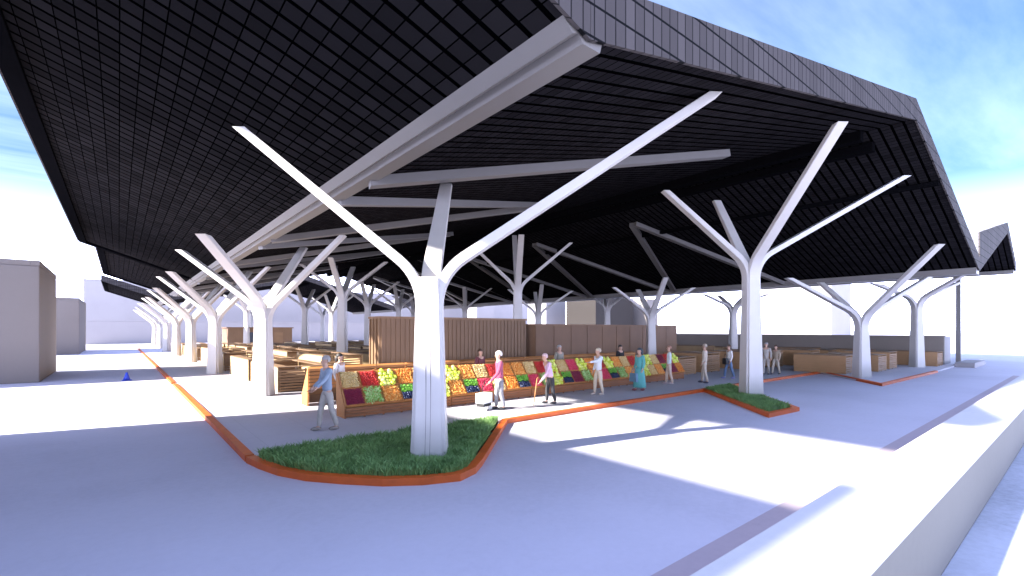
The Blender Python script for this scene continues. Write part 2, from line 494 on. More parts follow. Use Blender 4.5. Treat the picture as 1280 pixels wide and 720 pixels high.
column(4.55, 8.0, .09, 2.95, ((54, 4.0, 6.45), (144, 3.45, 6.2), (-36, 5.5, 7.10)), 'nearest white branching column, rising from the curved grass bed', .52, stub=234)
row = ((54, 4.0, 6.2), (144, 2.95, 5.4), (234, 3.8, 5.25), (-36, 2.9, 6.0))
for k, yy in enumerate((19.5, 31.0, 42.5, 54.0, 65.5, 77.0, 88.5)):
    column(4.12, yy, PZ, 2.75, row, 'white branching column beside the long orange kerb, %s behind the grass bed column' % ORD[k])
column(17.85, 8.0, .09, 4.35, ((54, 2.6, 7.9), (144, 3.2, 7.5), (234, 4.4, 8.15), (-36, 5.9, 8.2)), 'tall white branching column rising from the narrow slanted grass bed', .52)
column(29.3, 7.6, PZ, 2.55, ((54, 3.0, 5.2), (144, 3.87, 5.1), (234, 4.2, 6.1), (-36, 3.6, 5.2)), 'white branching column by the pointed kerb corner right of the grass beds', .54)
column(40.1, 7.4, PZ, 3.7, ((54, 2.9, 5.7), (144, 3.0, 5.5), (234, 3.0, 5.7), (-36, 3.0, 5.6)), 'white branching column nearest the grey boundary wall corner', .54)
column(18.4, 21.9, PZ, 4.6, ((54, 3.0, 8.7), (144, 2.4, 7.2), (234, 2.8, 7.6), (-36, 3.2, 7.7)), 'white branching column rising behind the ribbed brown kiosk')
column(28.4, 19.5, PZ, 3.0, ((54, 2.8, 5.5), (144, 2.6, 5.4), (234, 2.7, 5.8), (-36, 3.0, 5.4)), 'white branching column in front of the smooth brown kiosk')
column(28.4, 31.0, PZ, 3.4, ((54, 2.6, 6.0), (144, 2.6, 6), (234, 2.7, 6.2), (-36, 3.0, 5.9)), 'white branching column behind the gap between the two brown kiosks')
column(40.2, 19.5, PZ, 3.7, ((54, 2.6, 5.6), (144, 2.6, 5.5), (234, 2.7, 5.6), (-36, 3.0, 5.5)), 'white branching column before the boundary wall, behind the walkers')
inner = ((54, 2.6, 6.9), (144, 2.6, 6.7), (234, 2.4, 6.8), (-36, 2.8, 6.9))
for (x, y), w in (((11.2, 31), 'amid the counters, left of the ribbed kiosk'), ((17.7, 42.5), 'just left of the ribbed kiosk in the far hall'),
                  ((15.0, 52.3), 'far in the hall left of the inner columns'), ((22.5, 46), 'seen above the left part of the ribbed kiosk'),
                  ((28.4, 42.5), 'small above the middle of the ribbed kiosk'), ((28.4, 54), 'far away above the ribbed kiosk'),
                  ((12.0, 65.5), 'far away near the distant brown hut'), ((21, 62), 'far away under the second roof end'),
                  ((40.2, 33), 'far away by the right boundary wall'), ((15, 79), 'under the farthest roof, left one of two'), ((26, 81), 'under the farthest roof, right one of two')):
    column(x, y, PZ, 4.3, inner, 'slender white branching column ' + w)

t = thing('steel_post', 'thin grey steel post at the boundary wall end under the roof valley', 'post', (44.9, 6.05, PZ))
bm = B(); box2(bm, -.13, .13, -.13, .13, .03, zs(44.9) - PZ - .01); obj('shaft', bm, 'beam', t, bevel=.01)
bm = B(); box2(bm, -.24, .24, -.24, .24, 0, .03); obj('base_plate', bm, 'beam', t)

# ------------------------------------------------------------------ fruit display
def slats(bm, x0, x1, y, z0, z1, n, th=.02, gap=.3, axis='y'):
    h = (z1 - z0) / n
    for k in range(n):
        a, b = z0 + h * k, z0 + h * (k + 1 - gap)
        if axis == 'y': box2(bm, x0, x1, y - th / 2, y + th / 2, a, b)
        else: box2(bm, y - th / 2, y + th / 2, x0, x1, a, b)

PITCH = .563
SY, SZ0, SZ1, SD = 0.0, .30, 1.20, .62
TILT = math.atan2(SZ1 - SZ0, SD)
def stand_unit(ncol, label):
    W = ncol * PITCH
    t = thing('display_stand', label, 'stand', (0, 0, 0), 0, 'sloping wooden fruit display stands')
    bm = B(); slats(bm, .03, W - .03, .0, .04, .29, 3, .025, .22)
    for k in range(ncol + 1): box2(bm, max(.0, k * PITCH - .025), min(W, k * PITCH + .025), .015, .045, .0, .29)
    obj('front_slats', bm, 'stand_front', t)
    bm = B(); box2(bm, .03, W - .03, .05, .065, .02, .285); obj('plinth_board', bm, 'brown', t)
    for x in (.0, W - .024):
        bm = B(); add_prism(bm, [(.05, 0), (.012, .29), (.012 + SD, 1.19), (SD + .10, 1.19), (SD + .02, 0)], x, x + .022, 'x')
        obj('end_panel', bm, 'orange_wood', t)
    rot = Matrix.Rotation(TILT, 3, 'X')
    bm = B(); add_box(bm, (W / 2, SD / 2 + .03 * math.sin(TILT), (SZ0 + SZ1) / 2 - .03 * math.cos(TILT)), (W - .06, 1.09, .02), rot)
    obj('sloping_shelf', bm, 'oak', t)
    bm = B()
    for s in (.01, .545, 1.08):
        add_box(bm, (W / 2, s * math.cos(TILT) - .02 * math.sin(TILT), SZ0 + s * math.sin(TILT) + .02 * math.cos(TILT)), (W - .05, .022, .10), rot)
    obj('shelf_rail', bm, 'orange_wood', t)
    bm = B(); slats(bm, .03, W - .03, SD + .11, .55, 1.22, 6, .02, .3)
    for k in range(0, ncol + 1, 2): box2(bm, max(.03, k * PITCH - .03), min(W - .03, k * PITCH + .03), SD + .06, SD + .098, 0, 1.24)
    obj('back_slats', bm, 'orange_wood', t)
    return t

X0, YF = 4.75, 12.95
NC = 30
u0 = None
names = ('at its left end', 'behind the nearest column', 'middle of its five', 'fourth from its left end', 'at its far right end')
for k in range(5):
    lab = 'orange sloping stand of the fruit display, ' + names[k]
    loc = (X0 + k * 6 * PITCH, YF, PZ)
    if u0 is None: u0 = stand_unit(6, lab); u0.location = loc
    else: dup(u0, loc, 0, lab)
for k in range(5):
    lab = 'orange wooden stand turned away behind the fruit display, %s from its left end' % ORD[k]
    dup(u0, (X0 - .15 + (k + 1) * 6 * PITCH, 16.45, PZ), math.pi, lab, 'stands turned to the inner aisle')

def ico(bm, c, r, sub=1, sq=(1, 1, 1)):
    g = bmesh.ops.create_icosphere(bm, subdivisions=sub, radius=r)
    for v in g['verts']: v.co = Vector((v.co.x * sq[0], v.co.y * sq[1], v.co.z * sq[2])) + Vector(c)

def heap_mesh(kind, mats, r, n, seed, leaf=False):
    rr = random.Random(seed)
    bm = B()
    hx, hy = .235, .225
    if leaf:
        for i in range(n):
            x, y = rr.uniform(-hx, hx), rr.uniform(-hy, hy)
            L = rr.uniform(.05, .10); a = rr.uniform(0, 6.28); w = L * rr.uniform(.35, .5); u = rr.uniform(.15, .9)
            d = Vector((math.cos(a), math.sin(a), u)).normalized(); s = d.cross(Vector((0, 0, 1))).normalized()
            p = Vector((x, y, rr.uniform(.06, .11)))
            vs = [p, p + d * L * .5 + s * w * .5, p + d * L, p + d * L * .5 - s * w * .5]
            f = bm.faces.new([bm.verts.new(v) for v in vs])
            f.material_index = i % len(mats)
    else:
        step = r * 1.62
        ny = int(2 * hy / step); nx = int(2 * hx / step)
        for j in range(ny + 1):
            for i in range(nx + 1):
                x = -hx + (i + .5 * (j % 2)) * 2 * hx / max(1, nx) + rr.uniform(-.3, .3) * r
                y = -hy + j * 2 * hy / max(1, ny) + rr.uniform(-.3, .3) * r
                if abs(x) > hx + .005 or abs(y) > hy + .01: continue
                m0 = len(bm.faces)
                q = r * rr.uniform(.85, 1.12)
                ico(bm, (x, y, .075 + rr.uniform(0, .03)), q, 2 if r > .035 else 1, (1, 1, rr.uniform(.85, 1)))
                mi = rr.randrange(len(mats))
                bm.faces.ensure_lookup_table()
                for f in bm.faces[m0:]: f.material_index = mi; f.smooth = True
        # packed layer underneath
        box2(bm, -hx, hx, -hy, hy, .03, .06)
    me = bpy.data.meshes.new(kind); bm.to_mesh(me); bm.free()
    for m in mats: me.materials.append(m)
    return me

def fm(n, c, rough=.35): return plain(n, c, rough, .2, 18)
KINDS = [
    ('pale_potatoes', 'pale yellow potatoes', heap_mesh('potatoes', [fm('potato', (.68, .47, .18), .7), fm('potato_pale', (.74, .56, .27), .7)], .027, 0, 1)),
    ('red_tomatoes', 'red tomatoes', heap_mesh('tomatoes', [fm('tomato', (.58, .03, .022)), fm('tomato_dark', (.45, .02, .02))], .026, 0, 2)),
    ('green_melons', 'big yellow green melons', heap_mesh('melons', [fm('melon', (.62, .70, .06)), fm('melon_pale', (.74, .78, .20))], .066, 0, 3)),
    ('oranges', 'oranges', heap_mesh('oranges', [fm('orange', (.80, .25, .03)), fm('orange_deep', (.74, .19, .02)), fm('orange_gold', (.82, .36, .07))], .028, 0, 4)),
    ('dark_plums', 'dark red plums', heap_mesh('plums', [fm('plum', (.26, .012, .05)), fm('plum_dark', (.20, .01, .045))], .022, 0, 5)),
    ('green_lettuce', 'pale green lettuce leaves', heap_mesh('lettuce', [fm('lettuce', (.24, .48, .08), .6), fm('lettuce_pale', (.50, .66, .26), .6)], 0, 420, 6, True)),
    ('peaches', 'orange peaches', heap_mesh('peaches', [fm('peach', (.82, .31, .05), .6), fm('peach_pale', (.85, .42, .11), .6)], .03, 0, 7)),
    ('pink_radishes', 'pink red radishes', heap_mesh('radishes', [fm('radish', (.66, .03, .09)), fm('radish_light', (.74, .07, .13))], .024, 0, 8)),
]
# aubergines with their leafy tops: lower half dark, upper half green
def aub_mesh():
    rr = random.Random(9); bm = B()
    for j in range(3):
        for i in range(7):
            m0 = len(bm.faces)
            ico(bm, (-.21 + i * .07 + rr.uniform(-.01, .01), -.19 + j * .07, .08 + rr.uniform(0, .03)), .04, 2, (.8, 1.3, .8))
            bm.faces.ensure_lookup_table()
            for f in bm.faces[m0:]: f.smooth = True
    for i in range(260):
        x, y = rr.uniform(-.23, .23), rr.uniform(.02, .22)
        L = rr.uniform(.05, .1); a = rr.uniform(0, 6.28); d = Vector((math.cos(a), math.sin(a), rr.uniform(.2, .9))).normalized()
        s = d.cross(Vector((0, 0, 1))).normalized(); p = Vector((x, y, .08)); w = L * .4
        f = bm.faces.new([bm.verts.new(v) for v in (p, p + d * L * .5 + s * w * .5, p + d * L, p + d * L * .5 - s * w * .5)])
        f.material_index = 1
    box2(bm, -.235, .235, -.225, .225, .03, .06)
    me = bpy.data.meshes.new('aubergines'); bm.to_mesh(me); bm.free()
    me.materials.append(fm('aubergine', (.02, .028, .075), .2)); me.materials.append(fm('leaf', (.16, .42, .04), .6))
    return me
KINDS.append(('aubergines', 'dark aubergines with green leaves', aub_mesh()))

bm = B()
for s in (-1, 1):
    box2(bm, s * .262 - .009, s * .262 + .009, -.25, .25, .0, .085)
    box2(bm, -.252, .252, s * .241 - .009, s * .241 + .009, .0, .085)
box2(bm, -.252, .252, -.231, .231, .0, .014)
tray_me = bpy.data.meshes.new('tray'); bm.to_mesh(tray_me); bm.free(); tray_me.materials.append(M['orange_wood'])
top_seq = [0, 1, 2, 3, 0, 5, 2, 6, 0, 1, 3, 6, 0, 1, 2]
low_seq = [4, 5, 6, 8, 3, 2, 6, 8, 7, 0, 3, 8, 7, 5, 4]
top_seq = [0, 1, 2, 3, 0, 7, 2, 6, 0, 1, 3, 6, 0, 1, 2, 0, 7, 2, 3, 1, 2, 6, 0, 1, 3, 2, 0, 4, 1, 2]
low_seq = [4, 5, 6, 8, 3, 2, 6, 8, 7, 0, 3, 8, 7, 5, 2, 8, 4, 5, 3, 7, 8, 5, 6, 3, 2, 0, 6, 8, 4, 3]
for rowi, (seq, s0, rn) in enumerate(((low_seq, .275, 'lower'), (top_seq, .815, 'upper'))):
    for c in range(NC):
        kn, desc, me = KINDS[seq[c]]
        side = ('%s from left end' % ORD[c]) if c < 15 else ('%s from right end' % ORD[NC - 1 - c])
        o = bpy.data.objects.new('fruit_crate', tray_me); COL.objects.link(o)
        tag(o, 'crate of %s, %s display row, %s' % (desc, rn, side), 'crate', 'fruit crates on the sloping display')
        o.location = (X0 + (c + .5) * PITCH, YF + s0 * math.cos(TILT) - .004 * math.sin(TILT), PZ + SZ0 + s0 * math.sin(TILT) + .004 * math.cos(TILT))
        o.rotation_euler = (TILT, 0, 0)
        h = bpy.data.objects.new(kn, me); COL.objects.link(h); h.parent = o
        h.rotation_euler = (0, 0, 0 if kn == 'aubergines' else rng.choice((0, math.pi)))

# ------------------------------------------------------------------ kiosks
def kiosk(label, x0, x1, y0, y1, h, mat, rib):
    t = thing('kiosk', label, 'kiosk', ((x0 + x1) / 2, (y0 + y1) / 2, PZ))
    w, d = (x1 - x0) / 2, (y1 - y0) / 2
    bm = B(); box2(bm, -w, w, -d, d, 0, h - .1); obj('wall', bm, mat, t)
    if rib:
        bm = B()
        n = int(2 * w / .22)
        for k in range(n):
            x = -w + .06 + k * (2 * w - .12) / (n - 1)
            box2(bm, x - .035, x + .035, -d - .03, -d - .003, .05, h - .12)
        n = int(2 * d / .22)
        for k in range(n):
            y = -d + .06 + k * (2 * d - .12) / (n - 1)
            for s in (-1, 1): box2(bm, s * (w + .027) - .024, s * (w + .027) + .024, y - .035, y + .035, .05, h - .12)
        obj('battens', bm, mat, t)
    else:
        bm = B()
        n = max(2, int(2 * w / 1.5))
        for k in range(n):
            a = -w + .02 + k * 2 * w / n; b = -w - .02 + (k + 1) * 2 * w / n
            box2(bm, a + .01, b - .01, -d - .03, -d - .003, .05, h - .12)
        obj('cladding_panels', bm, mat, t)
    bm = B(); box2(bm, -w - .06, w + .06, -d - .06, d + .06, h - .1, h); obj('roof', bm, 'kiosk2' if not rib else 'kiosk', t)
    return t
kiosk('brown kiosk clad in vertical battens behind the fruit display', 8.6, 16.75, 19.3, 20.4, 3.0, 'kiosk', True)
kiosk('long smooth brown kiosk to the right of the ribbed one', 19.0, 34.0, 21.0, 25.0, 2.76, 'kiosk2', False)
t = thing('hut', 'distant brown wooden hut with a grey window at the hall end', 'hut', (13.6, 67.5, PZ))
bm = B(); box2(bm, -3.6, 3.6, -2, 2, 0, 2.6); obj('wall', bm, 'kiosk', t)
bm = B(); box2(bm, -3.75, 3.75, -2.15, 2.15, 2.6, 2.72); obj('roof', bm, 'kiosk2', t)
bm = B(); box2(bm, -1.3, .7, -2.05, -2.003, .9, 2.1); obj('window', bm, 'glass', t)
bm = B(); box2(bm, 1.5, 2.5, -2.05, -2.003, .02, 2.1); obj('door', bm, 'oak', t)

# ------------------------------------------------------------------ wooden counters
def counter_unit(label, W, L, H, side='cream'):
    t = thing('market_counter', label, 'counter', (0, 0, 0), 0, 'slatted wooden market counters')
    for y in (-L / 2 + .015, L / 2 - .015):
        bm = B(); slats(bm, -W / 2 + .05, W / 2 - .05, y, .04, H - .06, 8, .025, .28)
        s = 1 if y < 0 else -1
        for x in (-W / 2 + .1, 0, W / 2 - .1): box2(bm, x - .03, x + .03, y + s * .016 - (.03 if s < 0 else 0), y + s * .016 + (.03 if s > 0 else 0), 0, H - .05)
        obj('slatted_end', bm, 'oak', t)
    for x in (-W / 2 + .015, W / 2 - .015):
        bm = B()
        n = 5; h = (H - .02) / n
        for k in range(n): box2(bm, x - .014, x + .014, -L / 2, L / 2, .02 + k * h, .02 + (k + 1) * h - .006)
        obj('side_boards', bm, side, t)
    bm = B()                                            # rim of the counter around an open well
    box2(bm, -W / 2, -W / 2 + .42, -L / 2, L / 2, H, H + .035); box2(bm, W / 2 - .42, W / 2, -L / 2, L / 2, H, H + .035)
    box2(bm, -W / 2 + .422, W / 2 - .422, -L / 2, -L / 2 + .4, H, H + .033); box2(bm, -W / 2 + .422, W / 2 - .422, L / 2 - .4, L / 2, H, H + .033)
    obj('countertop', bm, 'brown', t)
    bm = B(); box2(bm, -W / 2 + .05, W / 2 - .05, -L / 2 + .05, L / 2 - .05, H * .45, H * .45 + .03); obj('shelf', bm, 'brown', t)
    return t
units = [None, None]
def place_counter(x, y, label, v=0, sz=1.0):
    if units[v] is None:
        units[v] = counter_unit(label, 2.1, 4.8, .98) if v == 0 else counter_unit(label, 1.7, 2.6, .98, 'crate_board')
        o = units[v]; o.location = (x, y, PZ)
    else: o = dup(units[v], (x, y, PZ), 0, label)
    o.scale = (1, 1, sz)
    return o
rows = [22.3, 27.7, 34.6, 40.0, 46.8, 52.2, 58.2]
for ri, yy in enumerate(rows):
    ci = 0
    for c in range(11):
        x = 5.75 + c * 3.45
        if yy < 26 and 6.4 < x < 35: continue
        if x > 42: continue
        if any(abs(x - a) < 1.45 and abs(yy - b) < 2.8 for a, b in ((18.4, 21.9), (11.2, 31), (17.7, 42.5), (15, 52.3), (22.5, 46), (28.4, 31), (28.4, 42.5), (28.4, 54), (21, 62), (40.2, 33), (40.2, 19.5))): continue
        place_counter(x, yy, 'long cream sided slatted counter, %s from the left in the %s row behind the kiosks' % (ORD[ci], ORD[ri]), 0, rng.uniform(.92, 1.12))
        ci += 1
right = [(23.6, 15.2, 'just right of the fruit display end'), (26.2, 15.2, 'second past the fruit display end'), (30.2, 14.4, 'third past the fruit display end'),
         (33.0, 14.4, 'fourth past the fruit display end'), (35.9, 13.2, 'behind the two walkers beside the tall column'), (38.6, 13.0, 'right of the counter behind the two walkers'),
         (31.3, 9.9, 'behind the column at the pointed kerb corner'), (34.4, 9.2, 'right of the column at the pointed kerb corner'), (37.2, 9.3, 'left of the column by the wall corner'),
         (42.3, 7.9, 'beside the boundary wall corner'), (42.3, 11.6, 'against the boundary wall, second from its corner'), (42.3, 15.2, 'against the boundary wall, third from its corner')]
for x, y, w in right:
    place_counter(x, y, 'short wooden slatted counter ' + w, 1, rng.uniform(.95, 1.1))

# ------------------------------------------------------------------ walls and buildings
t = thing('boundary_wall', 'dark grey rendered boundary wall behind the counters on the right', 'wall', (0, 0, 0))
bm = B(); box2(bm, 44.2, 44.5, 6.7, 75, 0, 2.0); obj('wall_body', bm, 'wall_grey', t)
bm = B(); box2(bm, 44.505, 46.6, 6.7, 6.95, 0, 2.0); obj('return_wall', bm, 'plaster_pale', t)
bm = B(); box2(bm, 44.15, 44.55, 6.65, 75.05, 2.003, 2.08); obj('coping', bm, 'wall_grey', t)
bm = B(); box2(bm, 43.0, 47.6, 5.0, 5.98, .0, .32); tag(obj('concrete_plinth', bm, 'plaster_pale', bevel=.02), 'low pale concrete plinth in front of the boundary wall end', 'plinth')

def block(label, x0, x1, y0, y1, h, mat, bands=True, cat='building'):
    t = thing('building', label, cat, ((x0 + x1) / 2, (y0 + y1) / 2, 0))
    w, d = (x1 - x0) / 2, (y1 - y0) / 2
    bm = B(); box2(bm, -w, w, -d, d, 0, h - .25); obj('wall', bm, mat, t, bevel=.06)
    bm = B()
    for s in (-1, 1):
        box2(bm, s * (w - .15) - .152, s * (w - .15) + .152, -d - .002, d + .002, h - .25, h)
        box2(bm, -w + .31, w - .31, s * (d - .15) - .15, s * (d - .15) + .15, h - .25, h - .002)
    box2(bm, -w + .3, w - .3, -d + .3, d - .3, h - .25, h - .15)
    obj('roof', bm, mat, t)
    return t
block('long plain grey building beside the yard, nearest the street on the left', -16, -4.0, 3.6, 16.9, 6.7, 'plaster')
block('plain grey block at the left edge, nearest of the row', -26, -2.9, 31.7, 39.6, 5.76, 'plaster')
block('smaller plain grey block behind the nearest one on the left', -22, -3.1, 65, 78, 5.7, 'plaster')
block('long pale building closing the far end of the yard', -5.2, 110, 122, 135, 12.2, 'plaster_pale')
block('low pale wall block along the far end, before the long building', -4.5, 100, 108, 110, 4.2, 'plaster_pale')
block('brown tower block rising behind the smooth kiosk', 72, 84, 62, 70, 9.0, 'tower')
block('pale tower block left of the brown tower', 71, 77, 75, 81, 10.5, 'plaster_pale')
block('pale grey block touching the brown tower on its right', 86, 90, 60, 66, 9.0, 'plaster')
block('pale tall block seen between the columns on the right', 118, 131, 36, 50, 14.5, 'plaster_pale')
block('pale distant tower left of the others, seen above the ribbed kiosk', 76, 82, 108, 114, 11.5, 'plaster_pale')

# small blue cone on the yard
t = thing('blue_cone', 'small bright blue cone standing on the sunlit yard left of the kerb', 'cone', (.3, 30.2, 0))
bm = B(); add_tube(bm, [(0, 0, .03), (0, 0, .2), (0, 0, .36), (0, 0, .4)], [.15, .1, .05, .04], 16); obj('cone_body', bm, 'blue', t, True)
bm = B(); box2(bm, -.2, .2, -.2, .2, 0, .03); obj('base', bm, 'blue', t, bevel=.008)

# ------------------------------------------------------------------ people
def skin_mesh(name, verts, edges, radii, root=0, sub=2):
    bm = B(); lay = bm.verts.layers.skin.verify()
    vs = []
    for i, (v, r) in enumerate(zip(verts, radii)):
        q = bm.verts.new(v); q[lay].radius = r if isinstance(r, tuple) else (r, r); q[lay].use_root = (i == root); vs.append(q)
    for a, b in edges: bm.edges.new((vs[a], vs[b]))
    me = bpy.data.meshes.new(name + '_cage'); bm.to_mesh(me); bm.free()
    o = bpy.data.objects.new(name + '_cage', me); COL.objects.link(o)
    o.modifiers.new('s', 'SKIN').use_smooth_shade = True
    m = o.modifiers.new('d', 'SUBSURF'); m.levels = m.render_levels = sub
    dg = bpy.context.evaluated_depsgraph_get(); dg.update()
    res = bpy.data.meshes.new_from_object(o.evaluated_get(dg))
    bpy.data.objects.remove(o); bpy.data.meshes.remove(me)
    res.name = name
    return res

MC = {}
def pm(c, rough=.75):
    k = tuple(round(v, 3) for v in c)
    if k not in MC: MC[k] = plain('cloth', c, rough, .15, 9)
    return MC[k]
SKIN = plain('skin', (.52, .31, .22), .5, .08)

def person(label, loc, face, shirt, trousers, hair, height=1.72, lean=0, armL=None, armR=None, stride=.12, shoes=(.03, .03, .035),
           dress=None, scarf=False, longhair=False, bald=False, group='people around the fruit display', turn=0):
    k = height / 1.72
    def up(p):                                           # lean the upper body forward about the hips
        v = Vector(p) - Vector((0, 0, .93)); c, s = math.cos(lean), math.sin(lean)
        return (v.x, v.y * c + v.z * s, .93 + v.z * c - v.y * s)
    J = {'pel': (0, 0, .94), 'wai': up((0, 0, 1.10)), 'che': up((0, .0, 1.27)), 'clv': up((0, -.01, 1.40)), 'nek': up((0, 0, 1.47)),
         'jaw': up((0, .035, 1.56)), 'sku': up((0, .015, 1.635)), 'cro': up((0, .01, 1.69))}
    arms = {}
    for s, a in ((-1, armL), (1, armR)):
        sh = up((s * .175, -.01, 1.40))
        el, wr = a if a else ((s * .23, -.03, 1.13), (s * .235, .06, .90))
        if a: el, wr = (s * el[0], el[1], el[2]), (s * wr[0], wr[1], wr[2])
        else: el, wr = up(el), up(wr)
        d = (Vector(wr) - Vector(el)).normalized()
        arms[s] = (sh, el, wr, tuple(Vector(wr) + d * .085), d)
    legs = {}
    for s in (-1, 1):
        f = stride * s
        legs[s] = ((s * .088, 0, .88), (s * .095, f * .55 + .03, .49), (s * .10, f - (.03 if f < 0 else 0), .085), (s * .11, f + .13, .045))
    V, E, Rr = [], [], []
    def add(p, r, par=None):
        V.append(p); Rr.append(r)
        if par is not None: E.append((par, len(V) - 1))
        return len(V) - 1
    def build(kind):
        V.clear(); E.clear(); Rr.clear()
        g = 0 if kind == 'body' else .014
        pel = add(J['pel'] if kind != 'shirt' else (0, 0, .86), {'body': (.07, .06), 'trousers': (.15, .12), 'shirt': (.165, .13)}[kind])
        if kind in ('body', 'shirt'):
            wai = add(J['wai'], (.12 + g, .095 + g) if kind != 'body' else (.095, .075), pel); che = add(J['che'], (.145 + g, .105 + g), wai); clv = add(J['clv'], (.11 + g, .075 + g), che)
            if kind == 'body':
                nek = add(J['nek'], .052, clv); jaw = add(J['jaw'], .066, nek); sku = add(J['sku'], .088, jaw); add(J['cro'], .06, sku)
            for s in (-1, 1):
                sh, el, wr, hd, d = arms[s]
                a = add(sh, .055 + g, clv); b = add(el, .042 + g, a); c = add(wr, .030 + g * .8, b)
                if kind == 'body': add(hd, (.040, .022), c)
        if kind == 'trousers': add((0, 0, 1.0), (.13, .10), pel)
        if kind in ('body', 'trousers'):
            for s in (-1, 1):
                h, kn, an, toe = legs[s]
                q = .72 if kind == 'body' else 1
                a = add(h, .088 * q + g, pel); b = add(kn, .06 * q + g, a); c = add(an, .04 * q + g, b)
                if kind == 'body': add(toe, .034, c)
        return skin_mesh(kind if kind != 'body' else 'person', [tuple(Vector(v) * k) for v in V], list(E), [tuple(x * k for x in (r if isinstance(r, tuple) else (r, r))) for r in Rr])
    me = build('body')
    bm = B(); bm.from_mesh(me)
    for s in (-1, 1):                                    # five fingers on each hand
        sh, el, wr, hd, d = arms[s]
        hd = Vector(hd); side = d.cross(Vector((0, 0, 1)))
        side = Vector((1, 0, 0)) if side.length < .1 else side.normalized()
        nrm = side.cross(d)
        for i, L in enumerate((.062, .075, .08, .072)):
            b0 = hd + side * (-.027 + .018 * i) + d * .01
            add_tube(bm, [b0 * k, (b0 + d * L * .55 + nrm * .006) * k, (b0 + d * L + nrm * .022) * k], [.009 * k, .008 * k, .006 * k], 6)
        b0 = hd - side * .03 * s - d * .03
        add_tube(bm, [b0 * k, (b0 - side * .03 * s + d * .03) * k, (b0 - side * .032 * s + d * .06) * k], [.011 * k, .010 * k, .007 * k], 6)
    for p, r, q in (((0, .105, 1.60), .016, (.8, 1, 1.4)), ((.082, .01, 1.60), .022, (.4, .8, 1.3)), ((-.082, .01, 1.60), .022, (.4, .8, 1.3))):
        ico(bm, Vector(up(p)) * k, r * k, 2, q)          # nose and ears
    bm.to_mesh(me); bm.free()
    for p in me.polygons: p.use_smooth = True
    me.materials.clear(); me.materials.append(SKIN)
    o = bpy.data.objects.new('person', me); COL.objects.link(o)
    tag(o, label, 'person', group); o.location = loc; o.rotation_euler = (0, 0, face)
    def part(name, me, mat):
        me.materials.clear(); me.materials.append(mat)
        for p in me.polygons: p.use_smooth = True
        c = bpy.data.objects.new(name, me); COL.objects.link(c); c.parent = o
    part('shirt', build('shirt'), pm(shirt))
    if dress:
        bm = B(); prof = [(.95, .16), (.80, .19), (.55, .22), (.30, .25), (.14, .27)]
        add_tube(bm, [(0, 0, z * k) for z, r in prof], [r * k for z, r in prof], 20)
        me = bpy.data.meshes.new('skirt'); bmesh.ops.recalc_face_normals(bm, faces=bm.faces); bm.to_mesh(me); bm.free(); part('skirt', me, pm(dress))
    else: part('trousers', build('trousers'), pm(trousers))
    for s in (-1, 1):
        bm = B()
        an, toe = Vector(legs[s][2]), Vector(legs[s][3])
        ico(bm, ((an + toe) / 2 + Vector((0, .0, -.018))) * k, .075 * k, 2, (.62, 1.75, .62))
        for v in bm.verts: v.co.z = max(v.co.z, .002)
        me = bpy.data.meshes.new('shoe'); bm.to_mesh(me); bm.free(); part('shoe', me, pm(shoes, .5))
    bm = B()
    c = Vector(up((0, -.012, 1.652)))
    ico(bm, c * k, .104 * k, 3, (.93, 1.02, 1.0))
    cut = [v for v in bm.verts if (v.co.z < (c.z - .015) * k and v.co.y > (c.y - .0) * k) or v.co.z < (c.z - (.16 if (longhair or scarf) else .075)) * k]
    bmesh.ops.delete(bm, geom=cut, context='VERTS')
    if longhair or scarf:
        add_tube(bm, [tuple((c + Vector((0, -.04, .02))) * k), tuple((c + Vector((0, -.075, -.1))) * k), tuple((c + Vector((0, -.08, -.26))) * k)], [.085 * k, .085 * k, .05 * k], 12)
    me = bpy.data.meshes.new('hair'); bm.to_mesh(me); bm.free(); part('headscarf' if scarf else 'hair', me, pm(hair, .6))
    return o

W_ = math.pi / 2        # facing -X when rotated +90 degrees from +Y
grey, white_h, dark_h, brown_h = (.36, .34, .33), (.75, .71, .66), (.02, .015, .013), (.09, .05, .03)
person('man in blue grey shirt and beige trousers reaching out beside the display end', (3.9, 11.8, PZ), W_ * 1.05, (.27, .34, .44), (.40, .37, .33), grey, 1.78, .06,
       armL=((.34, .20, 1.22), (.40, .42, 1.05)), armR=((.24, .05, 1.15), (.2, .25, 1.0)), stride=.16, shoes=(.25, .22, .2))
person('dark haired woman in white behind the left end of the display', (5.25, 14.75, PZ), -W_ * 1.6, (.72, .68, .66), (.06, .06, .08), dark_h, 1.68, longhair=True)
person('white haired person in maroon top with white shopping trolley', (8.95, 11.5, PZ), W_ * .75, (.30, .06, .12), (.22, .22, .24), white_h, 1.76, .05, armL=((.25, .12, 1.1), (.2, .34, .86)), stride=.08)
person('stooping person in lilac top and black trousers leaning on a cane', (10.95, 11.35, PZ), W_ * .8, (.55, .38, .50), (.025, .025, .03), (.66, .46, .46), 1.66, .32, armL=((.22, .25, 1.05), (.16, .42, .82)), stride=.1)
person('person in white top and cream trousers pointing at the fruit', (13.8, 11.75, PZ), W_ * .85, (.62, .64, .68), (.60, .50, .38), (.58, .48, .36), 1.72, .02, armL=((.22, .22, 1.28), (.16, .5, 1.24)), stride=.1, shoes=(.5, .42, .35))
person('woman in long teal dress and dark headscarf carrying a bag', (16.05, 11.55, PZ), W_ * .9, (.10, .36, .34), (.1, .36, .34), (.03, .05, .06), 1.68, 0, dress=(.10, .36, .34), scarf=True, shoes=(.25, .05, .06))
person('slim person in pale top and beige trousers at the display right end', (19.0, 12.1, PZ), W_ * .4, (.55, .60, .60), (.55, .42, .33), (.34, .18, .12), 1.70, 0, shoes=(.5, .4, .4))
